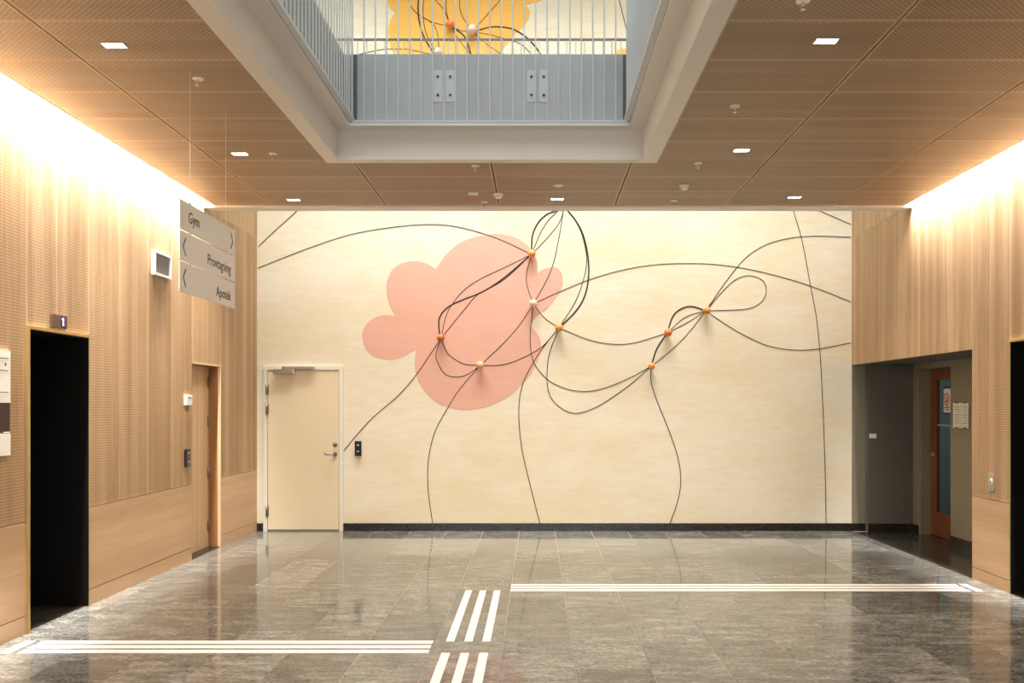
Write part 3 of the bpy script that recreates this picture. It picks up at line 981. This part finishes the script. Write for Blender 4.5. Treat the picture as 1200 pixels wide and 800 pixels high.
def downlight(x, y, label, power=26):
    t = thing('downlight', (x, y, ZC - 0.003), label, 'downlight', 'square twin downlights in the wood ceiling')
    boxes('frame', [(x - 0.068, x + 0.068, y - 0.041, y - 0.036, ZC - 0.004, ZC + 0.002), (x - 0.068, x + 0.068, y + 0.036, y + 0.041, ZC - 0.004, ZC + 0.002),
                    (x - 0.068, x - 0.063, y - 0.036, y + 0.036, ZC - 0.004, ZC + 0.002), (x + 0.063, x + 0.068, y - 0.036, y + 0.036, ZC - 0.004, ZC + 0.002)], 'white', t)
    for k in (-1, 1):
        box('lens', x + k * 0.032 - 0.0305, x + k * 0.032 + 0.0305, y - 0.036, y + 0.036, ZC - 0.0025, ZC + 0.001, 'lamp', t)
    light('downlight_lamp', 'AREA', (x, y, ZC - 0.012), power, (1.0, 0.90, 0.76), (0, 0, 0), shape='RECTANGLE', size=0.14, size_y=0.08, spread=math.radians(110))


for (px_, py_, lb) in ((134, 53, 'white downlight at the upper left, nearest of the left row'), (281, 180, 'middle white downlight of the left row, left of the void corner'),
                       (344, 234, 'white downlight at the far left end of the wood ceiling'), (653, 233, 'white downlight in the middle of the far ceiling edge'),
                       (968, 48, 'white downlight at the upper right of the wood ceiling'), (869, 176, 'white downlight right of the near right void corner'),
                       (931, 231, 'white downlight at the far right end of the wood ceiling')):
    xx, yy = cpt(px_, py_)
    downlight(xx, yy, lb)


def sprinkler(px_, py_, label):
    x, y = cpt(px_, py_)
    t = thing('sprinkler', (x, y, ZC - 0.05), label, 'sprinkler', 'sprinkler heads in the wood ceiling')
    bm = bmesh.new()
    lathe(bm, (x, y, ZC), (0, 0, -1), [(0.038, 0), (0.036, 0.006), (0.020, 0.010), (0.012, 0.012)], 16)
    obj('rosette', bm, 'white', t)
    bm = bmesh.new()
    bcyl(bm, (x, y, ZC - 0.01), (x, y, ZC - 0.026), 0.008, n=8)
    for k in (-1, 1):
        btube(bm, [(x + k * 0.008, y, ZC - 0.022), (x + k * 0.014, y, ZC - 0.034), (x + k * 0.003, y, ZC - 0.046)], 0.0025, 5)
    obj('frame_arms', bm, 'chrome', t)
    bm = bmesh.new()
    bcyl(bm, (x, y, ZC - 0.046), (x, y, ZC - 0.049), 0.015, n=12)
    obj('deflector', bm, 'chrome', t)


for a in ((232, 92, 'sprinkler head between the left wall and void, nearest of the left two'), (320, 180, 'sprinkler head beside the left far void corner'),
          (861, 124, 'sprinkler head right of the void, halfway along its right side'), (818, 191, 'sprinkler head just behind the right void corner'),
          (941, 1, 'sprinkler head at the top edge of the picture, right of the void'), (557, 194, 'sprinkler head just behind the far void edge'),
          (567.5, 236.5, 'sprinkler head near the far ceiling edge beside the smoke detector'), (790, 235, 'sprinkler head near the far ceiling edge on the right')):
    sprinkler(*a)


def detector(px_, py_, r, label):
    x, y = cpt(px_, py_)
    t = thing('smoke_detector', (x, y, ZC - 0.045), label, 'detector', 'round detectors in the wood ceiling')
    bm = bmesh.new()
    lathe(bm, (x, y, ZC), (0, 0, -1), [(r, 0), (r, 0.012), (r * 0.9, 0.02)], 20)
    obj('base', bm, 'white', t)
    bm = bmesh.new()
    lathe(bm, (x, y, ZC - 0.02), (0, 0, -1), [(r * 0.72, 0), (r * 0.72, 0.016), (r * 0.5, 0.026)], 20)
    obj('cap', bm, 'white', t)


detector(584, 227, 0.055, 'white smoke detector on a joint by the far ceiling edge')
detector(802, 217, 0.050, 'white smoke detector behind the right void corner')
x, y = cpt(654, 217)
bm = bmesh.new()
lathe(bm, (x, y, ZC), (0, 0, -1), [(0.05, 0), (0.05, 0.005), (0.044, 0.009), (0.02, 0.010)], 20)
tag(obj('cover_disc', bm, 'trim'), 'flat round cover disc before the middle far downlight', 'cover')
x, y = cpt(554.5, 226)
tag(box('sensor_plate', x - 0.05, x + 0.05, y - 0.035, y + 0.035, ZC - 0.016, ZC, 'white', None, 0.004), 'small rectangular sensor plate left of the smoke detector', 'sensor')

# ------------------------------------------------------------------ tactile strips inlaid in the floor
TZ0, TZ1 = -0.001, 0.0025
GT = 'white tactile guide strips in the floor'


def strip(xa, xb, ya, yb, label, grp=GT):
    tag(box('tactile_strip', xa, xb, ya, yb, TZ0, TZ1, 'tactile'), label, 'guide strip', grp)


for (ya, yb), w_ in zip(((6.404, 6.484), (6.284, 6.364), (6.164, 6.244)), ('farthest', 'middle', 'nearest')):
    strip(-3.41, -0.714, ya, yb, 'long white tactile strip at lower left, %s of three' % w_)
strip(-3.525, -3.46, 6.158, 6.486, 'short white tactile strip across the left end of the left strips')
for (ya, yb), w_ in zip(((8.47, 8.55), (8.35, 8.43), (8.23, 8.31)), ('farthest', 'middle', 'nearest')):
    strip(-0.232, 3.81, ya, yb, 'long white tactile strip running right under the mural, %s of three' % w_)
strip(3.85, 3.91, 8.225, 8.555, 'short white tactile strip across the right end of the right strips')
for xa, w_ in ((-0.626, 'leftmost'), (-0.500, 'middle'), (-0.376, 'rightmost')):
    strip(xa, xa + 0.057, 6.466, 8.26, 'white tactile strip leading to the mural in the far set, %s of three' % w_)
    strip(xa, xa + 0.057, 4.37, 6.166, 'white tactile strip cut by the bottom picture edge, %s of three' % w_)

# ------------------------------------------------------------------ mural: painted clouds, knobs, cords
def cloud(name, arcs, mat, label, th=0.002):
    pts = []
    for arc in arcs:
        pts += crom([(p[0], p[1], 0) for p in arc], 6)[:-1]
    bm = bmesh.new()
    P = [bw(p.x, p.y) for p in pts]
    a = [bm.verts.new((x, YB - th, z)) for x, z in P]
    b = [bm.verts.new((x, YB, z)) for x, z in P]
    n = len(P)
    for tri in tessellate_polygon([[Vector((x, z, 0)) for x, z in P]]):
        bm.faces.new([a[i] for i in tri])
    for i in range(n):
        bm.faces.new((a[i], a[(i + 1) % n], b[(i + 1) % n], b[i]))
    return tag(obj(name, bm, mat), label, 'mural')


cloud('painted_cloud', [
    [(463, 370), (450, 369), (436, 374), (427, 384), (424.5, 395), (428, 408), (438, 417), (455, 421), (472, 418), (488, 409)],
    [(488, 409), (486, 425), (488, 440), (494, 453), (505, 466), (522, 476), (545, 480), (568, 477), (588, 469), (606, 456), (622, 438), (632, 418), (634, 404), (631, 393), (622, 382)],
    [(622, 382), (626, 374), (640, 362), (651, 350), (658, 338), (659.5, 327), (657, 318), (650, 313), (641, 314), (634, 317), (630, 321)],
    [(630, 321), (629, 305), (623, 293), (614, 284), (600, 277), (582, 274), (560, 277), (540, 284), (524, 297), (510.6, 315)],
    [(510.6, 315), (500, 309), (487, 306), (472, 308), (460, 316), (453.5, 330), (453, 342), (456, 357), (463, 370)]],
    'pink', 'pink cloud shape painted on the cream wall')
cloud('painted_cloud', [
    [(463, 15), (457, 10), (453, 0), (455, -15), (470, -35), (500, -45), (540, -50), (590, -45), (625, -30), (640, -12), (640, -3), (632, 2), (617, 6)],
    [(617, 6), (620.5, 13), (620, 20), (614, 31), (603, 41), (600, 46)],
    [(600, 46), (596, 50), (583, 63), (560, 75), (520, 80), (480, 75), (460, 60), (455, 40), (457, 25), (463, 15)]],
    'yellow', 'yellow cloud shape painted on the upper wall seen through the void')
cloud('painted_cloud', [[(719, 66), (722, 60), (730, 57), (742, 58), (750, 64), (752, 75), (744, 84), (730, 84), (721, 76), (719, 66)]],
      'yellow', 'small orange painted spot at the lower right of the upper wall')


def knob(px_, py_, mat, label, r=0.052):
    x, z = bw(px_, py_)
    bm = bmesh.new()
    prof = [(r * 0.45, 0), (r * 0.45, 0.012)]
    for i in range(1, 12):
        t_ = -math.pi / 2 + math.pi * i / 12
        rr, hh = r * math.cos(t_), 0.008 + r * 0.95 + r * 0.95 * math.sin(t_)
        if rr > r * 0.45 or i > 6:
            prof.append((rr, hh))
    prof.append((r * 0.08, 0.008 + r * 1.88))
    lathe(bm, (x, YB - 0.0015, z), (0, -1, 0), prof, 18)
    tag(obj('knob', bm, mat), label, 'knob', 'round knobs of the mural')


for a in ((623, 298, 'knob_orange', 'orange knob at the top right rim of the pink cloud'), (517, 396, 'knob_dark', 'dark orange knob in the left of the pink cloud'),
          (563, 428, 'knob_pale', 'pale orange knob in the lower part of the pink cloud'), (625, 356, 'knob_pink', 'pale pink knob at the right rim of the pink cloud'),
          (655, 384, 'knob_orange', 'orange knob just right of the pink cloud'), (782, 390, 'knob_red', 'red orange knob, middle of the right three'),
          (827, 364, 'knob_orange', 'orange knob beside the cord loop, rightmost of all'), (763, 429, 'knob_orange', 'small orange knob, lowest of the right three', 0.045),
          (528, 31, 'knob_red', 'red orange knob on the yellow cloud of the upper wall', 0.058), (554, 37, 'knob_pink', 'pale pink knob on the yellow cloud of the upper wall', 0.064),
          (514, 63, 'knob_pink', 'pink knob at the lower edge of the upper wall view', 0.055)):
    knob(*a)


def cord(pts, label, thick=False):
    P = crom([(p[0], p[1], 0) for p in pts], 7)
    n = len(P)
    bm = bmesh.new()
    out = []
    for i, p in enumerate(P):
        x, z = bw(p.x, p.y)
        out.append((x, YB - 0.0036, z))
    btube(bm, out, 0.0095 if thick else 0.0048, 8, flat=0.16 if thick else 0.25)
    tag(obj('cord', bm, 'cord'), label, 'cord', 'black cords of the mural')


K1, K2, K3, K4, K5, K6, K7, K8 = (623, 298), (517, 396), (563, 428), (625, 356), (655, 384), (782, 390), (827, 364), (763, 429)
cord([(302.5, 289), (325, 268), (346, 249), (364, 232)], 'short thin black cord crossing the top left wall corner')
cord([(302.6, 314), (358.5, 292), (410.5, 275), (462.5, 266), (504.7, 263), (540, 266.6), (583, 279.6), K1], 'thin black cord arching from the left wall edge to the cloud top knob')
cord([K1, (592.5, 313), (565.5, 325.5), (545, 339), (530.6, 355.8), (522.7, 370.5), K2], 'thin black cord bowing above others between cloud top and dark orange knobs')
cord([K1, (592.5, 324), (574.5, 336.7), (558.7, 345), (543, 351), (525, 360), (515, 372.7), (515, 390), K2], 'thick black cord between the cloud top and dark orange knobs', True)
cord([K1, (594, 325), (575, 337), (558.7, 346), (540.7, 367), K2], 'thin black cord running straightest from cloud top to dark orange knob')
cord([K2, (501, 420), (487, 440), (467, 463), (433, 493), (402.7, 528)], 'thin black cord from the dark orange knob down to the cream door')
cord([K2, (511, 415), (515, 429), (523, 439), (535, 441.6), (547, 439), K3], 'thin black cord sagging lower between dark orange and pale orange knobs')
cord([K2, (524, 413), (535, 422), (546, 427), K3], 'thin black cord sagging slightly between dark orange and pale orange knobs')
cord([K3, (538.6, 456), (524, 479), (510, 505), (502.3, 537), (501.7, 573), (507, 613)], 'thin black cord from the pale orange knob down to the skirting')
cord([K3, (590, 402), (608, 382), K4], 'thin black cord from the pale orange knob up to the pale pink knob')
cord([K3, (584.5, 427.8), (601, 424), (623, 414), (637.7, 404), K5], 'thin black cord swinging from pale orange knob to the knob right of cloud')
cord([K4, (621.7, 387.5), (622, 409.5), (626.7, 427), (641, 444), (656, 452.6), (672.5, 457.5), (691, 458.2), (713, 453), (740, 441.7), K8], 'thin black cord hanging from the pale pink knob to the small right knob')
cord([K5, (645, 410), (641.7, 427), (641.7, 453), (650, 471.7), (671.7, 484), (696.7, 477.7), (723, 461.7), (743, 446.7), K8], 'thin black cord in the deepest sag, ending at the small right knob')
cord([K5, (636, 407.7), (623, 428), (612, 451.7), (608, 480), (610.7, 520), (620, 563), (632.7, 613)], 'thin black cord from the knob right of cloud down to the skirting')
cord([K4, (637.7, 372), K5], 'short thin black cord joining the pale pink knob and its right neighbour')
cord([K5, (690, 398), (716.7, 403), (743, 401.7), K6], 'thin black cord sagging from cloud side knob to red orange knob')
cord([K4, (660, 340), (690, 328), (723, 318), (760, 311), (800, 308.7), (840, 310), (883, 316.7), (926.7, 327.7), (963, 340), (996.5, 353.5)], 'long thin black cord arching from pale pink knob to the right wall edge')
cord([K1, (617, 321), (618.3, 336.7), K4], 'short thin black cord from the cloud top knob down to pale pink knob')
cord([K1, (624, 276), (630.7, 261), (639.7, 252), (650, 247.5), (664, 243)], 'thick black cord bulging left from cloud top knob to the ceiling edge', True)
cord([K1, (633, 273.7), (642, 259), (653, 248), (660, 242)], 'thin black cord from cloud top knob up to the ceiling, beside the thick one')
cord([K1, (642, 278), (653, 264.7), (657.7, 255.7), (660, 247), (661, 240)], 'thin black cord from cloud top knob up to the ceiling, rightmost of its bundle')
cord([K4, (639.7, 330), (648.7, 307.5), (655.5, 276), (660, 248), (661, 238)], 'thin black cord from the pale pink knob straight up to the ceiling edge')
cord([K5, (673.5, 366), (684.7, 348), (689.6, 325.5), (689, 300.7), (683.6, 276), (675.7, 260), (666.7, 248.5), (660, 240)], 'thick black cord bulging right from cloud side knob to the ceiling edge', True)
cord([K5, (673.5, 354.7), (683, 330), (687.5, 305), (683, 278), (675, 260), (666, 248.5)], 'thin black cord beside the thick one bulging right to the ceiling edge')
cord([K7, (853, 326.7), (873, 303), (893, 289), (913, 281.7), (936.7, 277.7), (963, 276.7), (996.5, 278)], 'thin black cord rising from the rightmost knob to the right wall edge')
cord([K7, (848, 340), (863, 327), (878, 323), (893, 328), (898, 340), (893, 353), (880, 360.7), (863, 363), K7], 'thin black cord forming a closed loop right of the rightmost knob')
cord([K7, (853, 381.7), (876.7, 395), (900, 405), (926.7, 409.7), (956.7, 409), (996.5, 401.7)], 'thin black cord sagging from the rightmost knob to the right wall edge')
cord([K7, (810, 359), (796.7, 362.7), (788, 371.7), K6], 'thick black cord arching between the rightmost and red orange knobs', True)
cord([K7, (803, 371.7), K6], 'thin black cord, upper of two between rightmost and red orange knobs')
cord([K7, (806.7, 377), K6], 'thin black cord, lower of two between rightmost and red orange knobs')
cord([K6, (770, 408), K8], 'thick short black cord from red orange knob down to the small knob', True)
cord([K7, (806.7, 390), (786.7, 410), K8], 'thin black cord running from the rightmost knob directly to the small knob')
cord([K8, (763, 446.7), (770, 470), (782, 499.5), (794, 534.5), (797.7, 563), (794, 587), (785, 613)], 'thin black cord from the small right knob down to the skirting')
cord([(926, 232), (930, 248), (940, 283), (950, 336.7), (956.7, 373), (961, 416.7), (964, 473), (966.5, 540), (968, 613)], 'thin black cord running from ceiling to skirting at the right')
cord([(940, 237), (963, 248), (996.5, 262.7)], 'short thin black cord crossing the top right wall corner')
U = 'upper wall: '
cord([(493, -25), (490.5, 0), (490, 11.7), (491.7, 26.7), (496.7, 43), (505, 57.5), (514, 66)], 'thick black cord on the left of the yellow cloud', True)
cord([(500, -25), (496.7, 0), (496, 15), (497.5, 31.7), (502.5, 46.7), (514, 66)], 'thin black cord right beside the thick one on the yellow cloud')
cord([(474, -20), (479, 0), (483, 10), (493, 19), (508, 26.7), (528, 31)], 'thin black cord from the upper left to the red orange upper knob')
cord([(497, 21), (508, 29), (513, 41.7), (514.5, 63)], 'short thin black cord dropping to the lower pink upper knob')
cord([(497, -20), (510, 0), (520, 11.7), (528, 31)], 'thin black cord slanting down to the red orange upper knob')
cord([(524, -20), (523, 0), (523, 13), (528, 31)], 'thin black cord hanging straight onto the red orange upper knob')
cord([(543, -20), (539, 0), (539, 10), (543, 21.7), (554, 37)], 'thin black cord curving down to the pale pink upper knob')
cord([(604, -20), (586.7, 0), (573, 15), (554, 37)], 'thin black cord from the upper right to the pale pink upper knob')
cord([(554, 38), (571.7, 32.5), (585, 31.7), (600, 34), (613, 41), (623, 50), (633, 63), (641, 80)], 'thick black cord arching right over the edge of the yellow cloud', True)
cord([(554, 37), (576.7, 41.7), (593, 46), (610, 51.7), (621.7, 63), (628, 75)], 'thin black cord under the thick arch at the yellow cloud')
cord([(554, 37), (570, 51.7), (586.7, 63), (600, 74)], 'thin black cord slanting down right from the pale pink upper knob')
cord([(528, 31), (541, 36.2), (554, 37)], 'short thin black cord joining the two upper knobs')
cord([(528, 31), (541.7, 40), (546.7, 48), (551.7, 63), (555, 80)], 'thick black cord bending down from the red orange upper knob', True)
cord([(528, 31), (540, 50), (551, 63), (563, 78)], 'thin black cord slanting down right from the red orange upper knob')
cord([(420, 64), (440, 59.5), (455, 57.5), (476.7, 58), (493, 61), (514, 66)], 'thin black cord arching low at the left of the upper wall')
cord([(721, -18), (725.6, 0), (733, 30), (741, 60)], 'thin black cord at the right end of the upper wall view')
